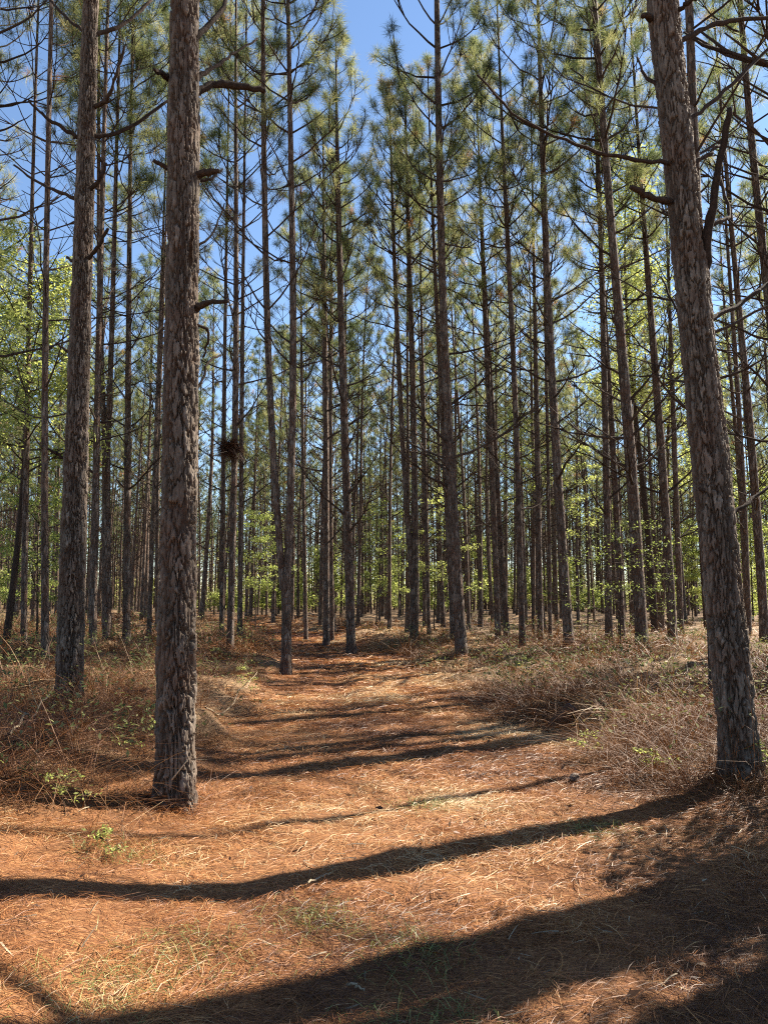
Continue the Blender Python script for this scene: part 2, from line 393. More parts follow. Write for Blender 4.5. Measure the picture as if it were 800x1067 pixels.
def tufts(mb, P, D, rg, nn=46, ln=0.26, w=0.004, spread=1.0, droop=0.12):
    """brushes of long needles at points P pointing along D"""
    P = np.asarray(P); D = np.asarray(D); m = len(P)
    if m == 0: return
    base = np.repeat(P, nn, 0); d = np.repeat(D, nn, 0)
    rv = rg.normal(size=base.shape); rv /= np.linalg.norm(rv, axis=1, keepdims=True)
    dirv = d * rg.uniform(0.1, 0.9, (len(d), 1)) + rv * spread
    dirv /= np.linalg.norm(dirv, axis=1, keepdims=True)
    base = base - d * rg.uniform(0, 0.16, (len(d), 1))
    L = ln * rg.uniform(0.7, 1.15, (len(d), 1))
    tip = base + dirv * L; tip[:, 2] -= droop * L[:, 0]
    mid = base + dirv * L * 0.55
    side = np.cross(dirv, rg.normal(size=dirv.shape)); side /= np.linalg.norm(side, axis=1, keepdims=True) + 1e-9
    hw = w * 0.5
    V = np.stack([base - side * hw * 0.7, base + side * hw * 0.7, mid + side * hw, tip, mid - side * hw], 1)
    b = np.arange(len(d))[:, None] * 5
    q = np.concatenate([b + 0, b + 1, b + 2, b + 4], 1); t = np.concatenate([b + 4, b + 2, b + 3], 1)
    tt = np.repeat(rg.uniform(0.0, 0.76, m) + (rg.random(m) < 0.035) * 0.6, nn) + rg.normal(0, 0.06, len(d))
    mb.add(V.reshape(-1, 3), q, t, np.repeat(np.clip(tt, 0, 1), 5))

def axis_at(C, z):
    return np.array([np.interp(z, C[:, 2], C[:, 0]), np.interp(z, C[:, 2], C[:, 1]), z])

def grow(C, r, rg, crown0, dead0, lmax, lod=1.0, nn=46, nw=0.004, deadp=0.75, whorl=0.78, minz=None):
    """limbs and needles on a trunk axis C; returns (dead list of MB, limbs MB, needles MB)"""
    dead = []; limbs = MB(); need = MB(); TP = []; TD = []
    ztop = C[-1, 2]; z = dead0; az = rg.uniform(0, 6.28)
    while z < ztop - 0.25:
        t = (z - crown0) / (ztop - crown0)
        rt = float(np.interp(z, C[:, 2], r))
        if t < 0:
            k = 1 if rg.random() < 0.35 else 2
            for _ in range(k):
                az += 2.4 + rg.normal(0, 0.5)
                if rg.random() > deadp: continue
                fr = np.clip((z - dead0) / max(crown0 - dead0, 0.1), 0, 1)
                L = rg.choice([rg.uniform(0.12, 0.4), rg.uniform(0.5, 1.4), rg.uniform(1.4, 3.3)], p=[0.3 - 0.22 * fr, 0.3, 0.4 + 0.22 * fr])
                p = axis_at(C, z) ; m = MB()
                cu = branch_curve(p, az, rg.uniform(0.1, 0.7), L, rg.uniform(0.2, 0.7), rg, 7)
                rb = min(rt * 0.32, 0.016 + 0.012 * L)
                tube(m, cu, np.linspace(rb, rb * (0.6 if L < 0.45 else 0.25), 7), 5, rg.uniform(0.1, 0.6))
                if L > 1.0:
                    for _k in range(rg.integers(2, 6)):
                        i = rg.integers(2, 6)
                        cu2 = branch_curve(cu[i], az + rg.choice([-1, 1]) * rg.uniform(0.4, 0.9), rg.uniform(0.2, 0.9), L * rg.uniform(0.2, 0.5), 0.3, rg, 5)
                        tube(m, cu2, np.linspace(rb * 0.5, rb * 0.2, 5), 4, rg.uniform(0.1, 0.6))
                dead.append(m)
            z += whorl * rg.uniform(0.6, 1.4) * 0.72
        else:
            k = int(rg.integers(2, 5))
            a0 = rg.uniform(0, 6.28)
            prof = (0.55 + 0.45 * min(1, t / 0.25)) * (1 - t) ** 0.62 + 0.10
            for i in range(k):
                if rg.random() < 0.12: continue
                a = a0 + i * 6.283 / k + rg.normal(0, 0.3)
                L = lmax * prof * rg.uniform(0.65, 1.15)
                el = rg.uniform(0.25, 0.6) + 0.35 * t
                cu = branch_curve(axis_at(C, z), a, el, L, rg.uniform(0.35, 0.8), rg, 8)
                rb = min(rt * 0.4, 0.011 + 0.009 * L)
                tube(limbs, cu, np.linspace(rb, 0.008, 8), 5, rg.uniform(0.15, 0.6))
                TP.append(cu[-1]); TD.append(cu[-1] - cu[-2])
                ns = max(2, int(round((1.8 + L * 1.5) * lod)))
                for s_ in range(ns):
                    f = rg.uniform(0.38, 0.97); idx = min(6, int(f * 7)); p = cu[idx] + (cu[idx + 1] - cu[idx]) * (f * 7 - idx)
                    cu2 = branch_curve(p, a + rg.choice([-1, 1]) * rg.uniform(0.35, 1.1), el + rg.uniform(0.0, 0.7), L * rg.uniform(0.16, 0.38) + 0.12, rg.uniform(0.2, 0.6), rg, 5)
                    tube(limbs, cu2, np.linspace(rb * 0.45, 0.006, 5), 4, rg.uniform(0.15, 0.6))
                    TP.append(cu2[-1]); TD.append(cu2[-1] - cu2[-2])
            z += whorl * rg.uniform(0.75, 1.35) * (1.0 - 0.35 * t)
    for k in range(4):
        TP.append(C[-1] + [rg.normal(0, .06), rg.normal(0, .06), 0.1]); TD.append(np.array([rg.normal(0, .4), rg.normal(0, .4), 1.]))
    TP = np.array(TP); TD = np.array(TD); TD = TD / (np.linalg.norm(TD, axis=1, keepdims=True) + 1e-9)
    tufts(need, TP, TD, rg, nn, 0.31, nw)
    return dead, limbs, need

def worley(th, z, Rm, seed, cu, cz, warp):
    nu = max(5, int(round(2 * np.pi * Rm / cu)))
    # th wraps, so every warp is built on the circle
    cx, cy = np.cos(th), np.sin(th)
    def wob(f, fz, k): return fbm(cx * f + 40 + k, cy * f + z * fz, seed + k, 3) - 0.5
    u = th / (2 * np.pi) * nu + warp * (1.5 * wob(2.2, 3.5, 5) + 0.9 * wob(7, 13, 6))
    v = z / cz + warp * (1.6 * wob(2.6, 3.0, 7) + 1.2 * wob(8, 11, 8))
    iu = np.floor(u).astype(np.int64); iv = np.floor(v).astype(np.int64)
    f1 = np.full(u.shape, 9.); f2 = np.full(u.shape, 9.); cell = np.zeros(u.shape)
    for du in (-1, 0, 1):
        for dv in (-1, 0, 1):
            a = iu + du; b = iv + dv; aw = np.mod(a, nu)
            px = a + 0.05 + 0.9 * _h(aw, b, seed); py = b + 0.02 + 0.96 * _h(aw, b, seed + 1)
            d = np.abs(u - px) * 0.75 + np.hypot(u - px, v - py) * 0.5
            c = _h(aw, b, seed + 2)
            nearer = d < f1
            f2 = np.where(nearer, f1, np.minimum(f2, d)); cell = np.where(nearer, c, cell); f1 = np.where(nearer, d, f1)
    return f2 - f1, cell
def bark_relief(th, z, Rm, seed):
    """plated bark: height 0..1 per (theta, z): big plates, split again into scales that flake"""
    e1, c1 = worley(th, z, Rm, seed, 0.080, 0.155, 1.0)
    e2, c2 = worley(th, z, Rm, seed + 40, 0.040, 0.050, 1.2)
    wid = 0.07 + 0.24 * fbm(np.cos(th) * 2 + 3, np.sin(th) * 2 + z * 2.2, seed + 60, 2)
    cr = np.abs(fbm(np.cos(th) * 3.2 + 70, np.sin(th) * 3.2 + z * 0.9, seed + 62, 3) - 0.5)
    a = sstep(0.0, 1.0, e1 / wid) * (0.25 + 0.75 * sstep(0.004, 0.035, cr)); b = sstep(0.0, 0.22, e2)
    fl = fbm(np.cos(th) * 12 + 9, np.sin(th) * 12 + z * 22, seed + 61, 3)
    h = a * (0.50 + 0.30 * c1 + 0.15 * b * (0.4 + c2)) + 0.20 * (fl - 0.5)
    return np.clip(h, 0, 1.1), np.clip(0.20 + 0.34 * a + 0.22 * (c2 - 0.5) * a + 0.22 * (c1 - 0.5) * a + 0.4 * (fl - 0.5), 0, 1)

def hero_trunk(name, C, r, parent, origin, seed, zlim, depth=0.052, segs=190, step=0.011, extra=None):
    """trunk with modelled bark plates up to zlim, plainer above"""
    zs = np.concatenate([np.arange(C[0, 2] - 0.25, zlim, step), np.linspace(zlim, C[-1, 2], 40)])
    th = np.arange(segs) * 2 * np.pi / segs
    TH, ZZ = np.meshgrid(th, zs)
    cx = np.interp(zs, C[:, 2], C[:, 0]); cy = np.interp(zs, C[:, 2], C[:, 1]); rr = np.interp(zs, C[:, 2], r)
    hgt, pig = bark_relief(TH, ZZ, float(r[0]), seed)
    fade = np.interp(zs, [C[0, 2], C[0, 2] + 4, zlim], [1.0, 0.85, 0.6])[:, None]
    rad = rr[:, None] * (1 + 0.05 * (vnoise(np.cos(TH) * 1.5 + 5, np.sin(TH) * 1.5 + ZZ * 1.2, seed + 20) - 0.5) * 2) + depth * fade * (hgt - 0.97)
    # root flare with a few buttresses
    hb = np.clip((zs - C[0, 2]) / 0.35, -0.5, 1.5)[:, None]
    rad = rad + np.exp(-hb * 2.2) * 0.075 * (0.35 + 0.65 * np.maximum(0, np.cos(TH * 4 + seed)) ** 2)
    V = np.stack([cx[:, None] + rad * np.cos(TH), cy[:, None] + rad * np.sin(TH), ZZ], -1) - origin
    n = len(zs); i = np.arange(n - 1)[:, None] * segs; j = np.arange(segs)[None]; j2 = (j + 1) % segs
    q = np.stack([i + j, i + j2, i + segs + j2, i + segs + j], -1).reshape(-1, 4)
    mb = MB(); mb.add(V.reshape(-1, 3), q, None, pig.ravel())
    if extra: join(mb, extra, 1)
    return mb.build(name, [M_BARKH, M_LIMB], parent, smooth=True)

def axis_from_px(pts, height, rg, lean_y=None, yb=None, extend=True, thin=1.0):
    """trunk axis through photo points [(u, v, width px)], base first, carried on to a full height"""
    g = on_ground(pts[0][0], pts[0][1]); Y0 = g[1] if yb is None else yb
    if yb is not None:
        g = at(pts[0][0], pts[0][1], Y0); g[2] = float(H(g[0], Y0))
    ly = rg.normal(0, 0.008) if lean_y is None else lean_y
    P = [np.array([g[0], Y0, g[2] - 0.05])]; r = [pts[0][2] * thin / 2 * pxscale(g)]
    for (u, v, w) in pts[1:]:
        Y = Y0
        for _ in range(3):
            p = at(u, v, Y); Y = Y0 + ly * (p[2] - g[2])
        if p[2] <= P[-1][2] + 0.05: continue
        P.append(p); r.append(w * thin / 2 * pxscale(p))
    top = g[2] + height
    if extend and P[-1][2] < top - 1:
        a, b = (P[-2], P[-1]) if len(P) > 1 else (P[-1] - [0, 0, 1], P[-1])
        sl = (b[:2] - a[:2]) / max(b[2] - a[2], 0.5)
        z0 = b[2]; rem = top - z0
        for f in (0.35, 0.7, 1.0):
            P.append(np.array([b[0] + sl[0] * rem * f * (1 - 0.35 * f), b[1] + sl[1] * rem * f * (1 - 0.35 * f), z0 + rem * f]))
            r.append(max(0.018, r[len(pts) - 1 if len(pts) - 1 < len(r) else -1] * (1 - f) ** 0.8))
    C, rr = smooth_poly(P, r, 60)
    rr = np.minimum.accumulate(np.maximum(rr, 0.014))
    return g, C, rr

def pine(label, pts, height=23, crown=0.52, dead=0.18, lmax=2.6, seed=0, group='pines along the path', nn=84, nw=0.0058, lod=1.2, stems=None, deadp=1.0, yb=None, name='pine_tree'):
    rg = np.random.default_rng(seed + 100)
    g, C, r = axis_from_px(pts, height, rg, lean_y=0.0 if stems else None, yb=yb, extend=not stems, thin=0.8)
    root = empty(name, g, label, 'pine tree', group)
    fl = r * (1 + 0.25 * np.exp(-(C[:, 2] - g[2]) / 0.3))
    axes = [(C, fl)]
    if stems:
        for s in stems:
            Y = g[1]; P = [at(u, v, Y) for (u, v, w) in s]; rs = [w * 0.8 / 2 * pxscale(p) for p, (u, v, w) in zip(P, s)]
            top = g[2] + height - rg.uniform(0, 2); b = P[-1]; sl = (P[-1] - P[-2]) / (P[-1][2] - P[-2][2])
            if b[2] < top - 1:
                rem = top - b[2]
                for f in (0.5, 1.0):
                    P.append(b + sl * rem * f * (1 - 0.3 * f)); P[-1][2] = b[2] + rem * f; rs.append(max(0.02, rs[len(s) - 1] * (1 - f) ** 0.8))
            C2, r2 = smooth_poly(P, rs, 50); axes.append((C2, np.minimum.accumulate(np.maximum(r2, 0.014))))
    nd = MB(); dl = []
    for k, (C_, r_) in enumerate(axes):
        m = MB(); trunk_tube(m, C_ - g, r_, 16, rg)
        if not (stems and k == 0):
            d, a, b = grow(C_ - g, r_, rg, height * crown, max(height * dead, C_[0, 2] - g[2] + 0.5), lmax, lod, nn, nw, deadp)
            dl += d; join(m, a, 1); join(nd, b)
        m.build('trunk' if k == 0 else 'forked_stem', [M_BARK, M_LIMB], root, smooth=True)
    nd.build('crown', M_NEEDLE, root)
    for d in dl: d.build('dead_branch', M_LIMB, root, smooth=True)
    return root, g, C, r

def px_limb(root, origin, pts, Y, seed, w0, w1, name='dead_branch', ydir=0.0):
    """a limb through photo points at depth Y, bending towards or away from us"""
    rg = np.random.default_rng(seed)
    n = len(pts); P = []
    for i, (u, v) in enumerate(pts): P.append(at(u, v, Y + ydir * i / max(1, n - 1)))
    P = np.array(P); t = np.linspace(0, n - 1, 4 * n); Q = np.stack([np.interp(t, np.arange(n), P[:, k]) for k in range(3)], -1)
    Q[1:-1] = (Q[:-2] + 2 * Q[1:-1] + Q[2:]) / 4; Q[1:-1] += rg.normal(0, 0.006, (len(Q) - 2, 3))
    s = pxscale(P[0]) / 2
    m = MB(); rad = np.linspace(w0 * s, w1 * s, len(Q)) * (1 + rg.normal(0, 0.08, len(Q)))
    tube(m, Q - origin, rad, 8, rg.uniform(0.1, 0.45))
    return m.build(name, M_LIMB, root, smooth=True)

def hero(label, pts, height, limbs, seed, crown=0.55, lmax=3.0, zlim=9.0, dead=0.5):
    rg = np.random.default_rng(seed)
    g, C, r = axis_from_px(pts, height, rg, lean_y=0.0)
    root = empty('pine_tree', g, label, 'pine tree', 'pines nearest the camera')
    d, a, b = grow(C - g, r, rg, height * crown, height * dead, lmax, 1.0, 60, 0.004)
    hero_trunk('trunk', C, r, root, g, seed, g[2] + zlim, extra=a); b.build('crown', M_NEEDLE, root)
    for x in d: x.build('dead_branch', M_LIMB, root, smooth=True)
    for i, (lp, w0, w1, yd) in enumerate(limbs):
        px_limb(root, g, lp, g[1], seed * 31 + i, w0, w1, 'broken_stub' if len(lp) == 2 else 'dead_branch', yd)
    return root, g, C, r

A, gA, CA, rA = hero('big rough-barked pine left of the path, nearest tree with its right side sunlit',
    [(182, 836, 45), (184, 760, 43), (186, 650, 41), (188, 500, 38), (190, 350, 36), (192, 150, 33), (193, 0, 31)], 22,
    [([(176, 82), (168, 76), (161, 72)], 7, 3, -.3), ([(180, 178), (160, 167)], 5, 4, -.1),
     ([(200, 100), (222, 87), (245, 89), (276, 95)], 9, 6, .3), ([(204, 84), (222, 70), (240, 58), (268, 40)], 5, 2, .5),
     ([(204, 182), (228, 178)], 9, 5, -.1), ([(203, 190), (222, 186), (232, 176)], 4, 2, .2),
     ([(203, 323), (216, 315), (238, 314)], 8, 3, -.3), ([(196, 292), (199, 262), (201, 240)], 6, 4, -.3),
     ([(203, 338), (220, 345), (212, 372)], 4, 2, .2), ([(200, 425), (216, 376), (230, 370)], 3, 2, .4),
     ([(204, 40), (232, 10), (240, -20)], 6, 4, .4), ([(200, 260), (222, 245), (234, 212)], 3, 1.5, .4)], 3, zlim=8.2)
B, gB, CB, rB = hero('tall pine at left edge of brush with thin dead limbs on both sides',
    [(72, 733, 30), (75, 640, 28), (78, 520, 26), (83, 350, 22), (90, 175, 19), (95, 0, 16)], 23,
    [([(93, 34), (75, 24), (62, 10), (50, -3)], 4, 2.5, .4), ([(97, 36), (120, 31), (140, 17), (158, 0)], 5, 3, .4),
     ([(98, 112), (112, 105), (120, 85), (130, 48)], 5, 2.5, -.4), ([(88, 145), (66, 134), (48, 122), (30, 105)], 4.5, 2.5, -.3),
     ([(94, 143), (118, 140), (145, 127), (175, 105)], 5, 3, .4), ([(84, 208), (58, 199), (40, 190), (15, 172)], 4.5, 2, .3),
     ([(92, 200), (104, 188), (111, 170)], 5, 3, -.2), ([(88, 274), (100, 262), (113, 238)], 5, 3, -.3),
     ([(80, 372), (70, 366), (62, 360)], 4, 2.5, .1), ([(82, 276), (70, 268)], 4, 3, .1), ([(72, 480), (58, 472), (50, 468)], 4, 2.5, -.2)], 5, zlim=11.5, dead=0.52)
Zt, gZ, CZ_, rZ = hero('thick leaning pine at right edge with a long upright broken limb',
    [(772, 806, 41), (766, 730, 41), (757, 640, 40), (749, 560, 39), (742, 490, 39), (733, 400, 36), (725, 310, 36), (712, 215, 33), (699, 110, 33), (688, 0, 35)], 22,
    [([(712, 170), (684, 169), (640, 163), (590, 148), (540, 124), (497, 78)], 5, 2, -.6),
     ([(700, 212), (676, 204), (657, 195)], 8, 5, -.25), ([(734, 290), (736, 250), (744, 200), (753, 150), (760, 113)], 10, 6, -.35),
     ([(712, 128), (740, 107), (775, 75), (812, 40)], 5, 3, .5), ([(700, 47), (735, 28), (765, 21), (812, 18)], 6, 4, .3),
     ([(722, 170), (742, 158), (752, 148)], 5, 3, .2), ([(695, 18), (712, 6), (726, -4)], 6, 4, -.2),
     ([(736, 335), (768, 318), (805, 292)], 6, 4, .4), ([(684, 20), (669, 17)], 9, 5, -.1), ([(690, 95), (668, 75), (664, 60)], 4, 2, .2),
     ([(738, 235), (762, 225), (748, 180)], 5, 3, .3), ([(758, 540), (785, 518), (815, 500)], 5, 3, .3), ([(732, 360), (712, 340), (688, 288)], 4, 2, .4),
     ([(746, 530), (728, 508)], 5, 3, -.1)], 7, zlim=8.6)

# trees one can tell apart in the middle distance
KNOWN = []        # (pixel x of the base, short name) for the labels of the far rows
POS = [gA, gB, gZ]
def mid(nick, label, pts, height=22, seed=0, **k):
    root, g, C, r = pine(label, pts, height, seed=seed, **k)
    KNOWN.append((pts[0][0], nick)); POS.append(g); return root
mid('', 'pine half hidden behind the lower left side of the leaning right trunk', [(748, 727, 20), (742, 600, 19), (733, 450, 17), (728, 300, 14)], 21, 1)
mid('the low-forked pine', 'pine left of the path whose trunk forks low into two stems', [(298, 703, 14), (299, 640, 13), (297, 598, 15)], 23, 2,
    stems=[[(295, 615, 9), (290, 560, 9), (284, 480, 9), (279, 400, 9), (276, 250, 8), (274, 60, 6)], [(299, 612, 11), (303, 550, 10), (307, 400, 9.5), (305, 250, 8), (301, 60, 6)]], dead=0.3, crown=0.5)
mid('the high-forked pine', 'pine whose trunk forks at mid height, between the two big left trunks', [(112, 673, 12), (111, 560, 11), (111, 460, 12)], 22, 3,
    stems=[[(110, 470, 7), (107, 430, 7), (104, 350, 7), (103, 200, 5)], [(112, 470, 8), (116, 400, 7), (118, 300, 6), (121, 180, 5)]], dead=0.4)
mid('the twin-stemmed pine', 'twin-stemmed pine right of the path bend with its two stems joined near breast height', [(431, 669, 11), (432, 630, 11), (431, 598, 13)], 22, 4,
    stems=[[(430, 610, 8), (424, 540, 7), (419, 460, 7), (413, 330, 6), (410, 250, 5)], [(432, 605, 9), (433, 540, 8), (431, 430, 8), (425, 230, 6)]], dead=0.4)
mid('the path-end pine', 'pine with a straight dark trunk standing at the right rim where the path bends', [(366, 682, 12), (363, 560, 11), (358, 430, 10), (352, 200, 7)], 20, 5, crown=0.45)
mid('the paired pine', 'front one of two close pines beside the far path, left of the path-end trunk', [(340, 673, 8.5), (340, 480, 8), (338, 330, 7)], 20, 6)
mid('', 'thinner pine close behind the pair at the far path bend', [(346, 668, 6), (344, 480, 5.5), (345, 330, 5)], 19, 7)
mid('the tall pine', 'tall straight pine right of the path, its base hidden in brown brush', [(481, 685, 15), (476, 590, 14), (468, 480, 12), (461, 330, 10), (457, 150, 9), (455, 0, 7)], 24.5, 8, crown=0.5, lmax=3.0)
mid('', 'pine close behind the tall straight pine, showing along its left side', [(473, 668, 9), (466, 520, 8), (459, 400, 7)], 21, 9)
mid('', 'left one of two pines standing close together, right of the tall straight pine', [(519, 668, 8), (513, 500, 7.5), (506, 350, 6.5)], 21, 10)
mid('the close pair', 'right one of two pines standing close together, right of the tall straight pine', [(528, 669, 8), (520, 540, 7), (511, 400, 6)], 22, 11)
mid('the lone slim pine', 'slim straight pine alone between the close pair and the orange-trunked rows', [(544, 671, 8), (540, 500, 7.5), (534, 350, 7), (528, 240, 6)], 22, 12)
mid('', 'slim pine with bare lower trunk just right of the lone slim pine', [(563, 671, 8), (561, 560, 7.5), (559, 440, 7)], 20, 13)
mid('', 'very thin pine just left of the curved dark pine', [(573, 665, 5), (571, 500, 4.5), (569, 400, 4)], 19, 14)
mid('the curved pine', 'dark gently curved pine with a pale scar at its foot, right of centre', [(593, 678, 13), (586, 580, 12), (578, 460, 11), (572, 350, 9.5), (566, 200, 8), (563, 100, 6)], 23, 15, crown=0.48, lmax=2.9)
mid('', 'dark pine left of the thickest right-hand trunk, behind the leafy sapling', [(634, 673, 10), (632, 540, 9), (630, 400, 8), (627, 300, 7)], 22, 16)
mid('', 'pine between the dark pine and the thickest right-hand trunk, behind the leafy sapling', [(648, 672, 8.5), (643, 540, 8), (636, 430, 7)], 21, 17)
mid('the thick pine', 'thickest mid-distance pine, left of the leaning right trunk with leafy sprays before its foot', [(669, 682, 16), (663, 560, 15), (654, 430, 14), (645, 340, 12), (634, 210, 10), (622, 50, 8)], 24, 18, crown=0.48, lmax=3.0)
mid('the clean pine', 'clean-trunked pine standing on sunlit straw between the thick pine and the leaning trunk', [(701, 673, 12), (694, 540, 11), (685, 420, 10), (677, 320, 8)], 22, 19)
mid('', 'pine close behind the clean-trunked pine, showing at its right side', [(709, 660, 8), (704, 520, 7), (700, 400, 6)], 21, 20)
mid('', 'thin pine just right of the leaning right trunk', [(780, 666, 7), (776, 540, 7), (768, 400, 6), (762, 320, 5)], 21, 21)
mid('', 'dark pine at the right picture edge behind the leaning trunk', [(797, 671, 12), (790, 560, 11), (781, 440, 10), (772, 350, 8)], 22, 22)
mid('', 'pale-trunked pine rising out of the upper right corner, base outside the picture', [(838, 690, 15), (822, 500, 13), (797, 290, 10), (784, 169, 9), (775, 84, 8), (770, 0, 7)], 24, 23, crown=0.62)
mid('', 'pine with a straight dark trunk at the left picture edge beside the leafy tree', [(25, 676, 8), (26, 560, 8), (28, 450, 7)], 21, 24)
mid('', 'pine rising straight from the brush left of the tall left pine', [(48, 692, 10), (47, 540, 9), (46, 400, 8), (49, 220, 7)], 22, 25)
mid('', 'pine immediately right of the tall left pine, left of the high fork', [(97, 677, 10), (99, 540, 9), (103, 360, 8)], 22, 26)
mid('', 'pine midway between the high-forked pine and the nearest left trunk', [(132, 671, 9.5), (133, 520, 9), (134, 350, 7)], 22, 27)
mid('', 'thin pine leaning right, close to the left side of the nearest trunk', [(155, 670, 6), (159, 560, 6), (164, 420, 5)], 20, 28)
mid('', 'thin pine just right of the nearest left trunk', [(231, 670, 6.5), (232, 560, 6.5), (233, 470, 6)], 21, 29)
mid('', 'pine with sunlit right edge under the dark twig clump', [(240, 673, 9), (243, 540, 8.5), (247, 400, 8), (246, 240, 6)], 22, 30)
NESTY = float(POS[-1][1]) - 0.1
mid('', 'right one of three pines grouped right of the nearest left trunk', [(250, 669, 7), (251, 540, 6.5), (252, 420, 6)], 21, 31)
mid('', 'thin straight pine left of the path end, between the low fork and the pair', [(319, 667, 5.5), (317, 560, 5), (315, 440, 4.5)], 20, 32)
mid('', 'thin pine behind the twin-stemmed pine, right of its right stem', [(447, 662, 5), (444, 540, 5), (441, 420, 4.5)], 20, 33)

# pines standing just outside the frame, whose shadows cross the path
OUT = [(7.6, 12.56, .20), (11.0, 15.2, .2), (8.6, 14.05, .19), (9.7, 16.9, .18), (6.9, 10.2, .07), (5.7, 6.78, .22), (9.0, 8.36, .22), (7.4, 6.86, .21), (11.0, 8.64, .2), (8.3, 6.7, .2), (15.5, 20.4, .15), (19, 24, .2), (18.0, 20.4, .2),
       (-8.6, 15.5, .15), (-10.9, 19.5, .16), (-14.2, 25.5, .16), (-6.2, 6.5, .19), (-9.5, 11, .18), (-4.6, 2.0, .2)]
for i, (x, y, r) in enumerate(OUT):
    g = np.array([x, y, float(H(x, y))]); rg = np.random.default_rng(900 + i)
    hgt = rg.uniform(20, 23); z = np.linspace(-0.05, hgt, 40)
    C = np.stack([0.1 * np.sin(z / 6 + i) * z / 8, 0.1 * np.cos(z / 5 + 2 * i) * z / 8, z], -1); C[:, :2] -= C[0, :2]
    rr = np.maximum(r * (1 - z / (hgt + 1)) ** 0.75, 0.015) * (1 + 0.35 * np.exp(-np.maximum(z, 0) / 0.3))
    root = empty('pine_tree', g, 'pine standing just outside the picture, casting its shadow over the path', 'pine tree', 'pines outside the frame')
    m = MB(); trunk_tube(m, C, rr, 16, rg)
    d, a, b = grow(C, rr, rg, hgt * 0.55, hgt * 0.25, 2.6, 0.9, 40, 0.005)
    join(m, a, 1); m.build('trunk', [M_BARK, M_LIMB], root, smooth=True); b.build('crown', M_NEEDLE, root)
    for x_ in d: x_.build('dead_branch', M_LIMB, root, smooth=True)
    POS.append(g)

# the far rows: eight grown patterns, each tree a copy turned and sized on its own
def proto(seed, height, r0, crown, nn, nw, lod, segs=9):
    rg = np.random.default_rng(seed); z = np.linspace(-0.1, height, 36)
    a, b = rg.uniform(0, 6.28, 2); amp = rg.uniform(0.05, 0.2)
    C = np.stack([amp * np.sin(z / rg.uniform(4, 8) + a) * z / 10, amp * np.sin(z / rg.uniform(4, 8) + b) * z / 10, z], -1); C[:, :2] -= C[0, :2]
    r = np.maximum(r0 * (1 - np.maximum(z, 0) / (height + 1)) ** 0.75, 0.02) * (1 + 0.3 * np.exp(-np.maximum(z, 0) / 0.3))
    t = MB(); trunk_tube(t, C, r, segs, rg)
    d, lm, nd = grow(C, r, rg, height * crown, height * 0.2, 2.6, lod, nn, nw, 0.9)
    for x in d: join(lm, x)
    join(t, lm, 1)
    return t, nd
PROTO = []
for k in range(8):
    rg = np.random.default_rng(40 + k)
    PROTO.append(proto(300 + k, 20 + rg.uniform(-1.5, 2), rg.uniform(0.095, 0.15), rg.uniform(0.45, 0.62), 46, 0.010, 0.95))
GROUP_FAR = 'far pines in the rows behind'
KN = sorted([(x, n) for x, n in KNOWN if n] + [(182, 'the nearest left trunk'), (72, 'the tall left pine'), (757, 'the leaning right trunk')])
def far_label(u, Y):
    band = 'slim pine in the nearer back rows' if Y < 45 else ('thin pine in the farther back rows' if Y < 72 else 'hair-thin pine in the farthest rows')
    l = [n for x, n in KN if x <= u]; r_ = [n for x, n in KN if x > u]
    if not l: return f'{band}, left of {r_[0]}'
    if not r_: return f'{band}, right of {l[-1]}'
    return f'{band}, between {l[-1]} and {r_[0]}'
FIRST = {}
def far_tree(k, x, y, rot, sc, wid, tilt, label, group):
    loc = (x, y, float(H(x, y)) - 0.03)
    root = empty('pine_tree', loc, label, 'pine tree', group)
    root.rotation_euler = (tilt[0], tilt[1], rot); root.scale = (wid, wid, sc)
    if k not in FIRST:
        FIRST[k] = [PROTO[k][0].build('trunk', [M_BARK, M_LIMB], root, smooth=True), PROTO[k][1].build('crown', M_NEEDLE, root)]
    else:
        for o in FIRST[k]:
            c = o.copy(); COL.objects.link(c); c.parent = root
cand = []
row = 3.3
rg = np.random.default_rng(77)
for iy in range(0, 40):
    for ix in range(-40, 41):
        x = ix * row + (iy % 2) * row * 0.5 + rg.normal(0, 0.55); y = 23.0 + iy * row * 0.95 + rg.normal(0, 0.5)
        keep = rg.random()
        u, v = project((x, y, 0.2))
        if y > 118 or keep < 0.16: continue
        if abs(x - float(path_x(y))) < (2.0 if y < 45 else 1.2): continue
        if u < -90 or u > 890: continue
        if y < 30 and not (u < -10 or u > 810) and keep < 0.7: continue
        if 8 < x < 21 and 24 < y < 46 and keep < 0.58: continue
        if u > 690 and 45 < y < 70 and keep < 0.55: continue
        if any((p[0] - x) ** 2 + (p[1] - y) ** 2 < 2.2 ** 2 for p in POS): continue
        POS.append(np.array([x, y, 0.])); cand.append((y, x, u))
cand.sort()
N_IND = 285
for i, (y, x, u) in enumerate(cand[:N_IND]):
    rg = np.random.default_rng(5000 + i)
    far_tree(int(rg.integers(8)), x, y, rg.uniform(0, 6.28), rg.uniform(0.82, 1.14), rg.uniform(0.75, 1.2), (rg.normal(0, .02), rg.normal(0, .02)), far_label(u, y), GROUP_FAR)
print('far trees', len(cand))
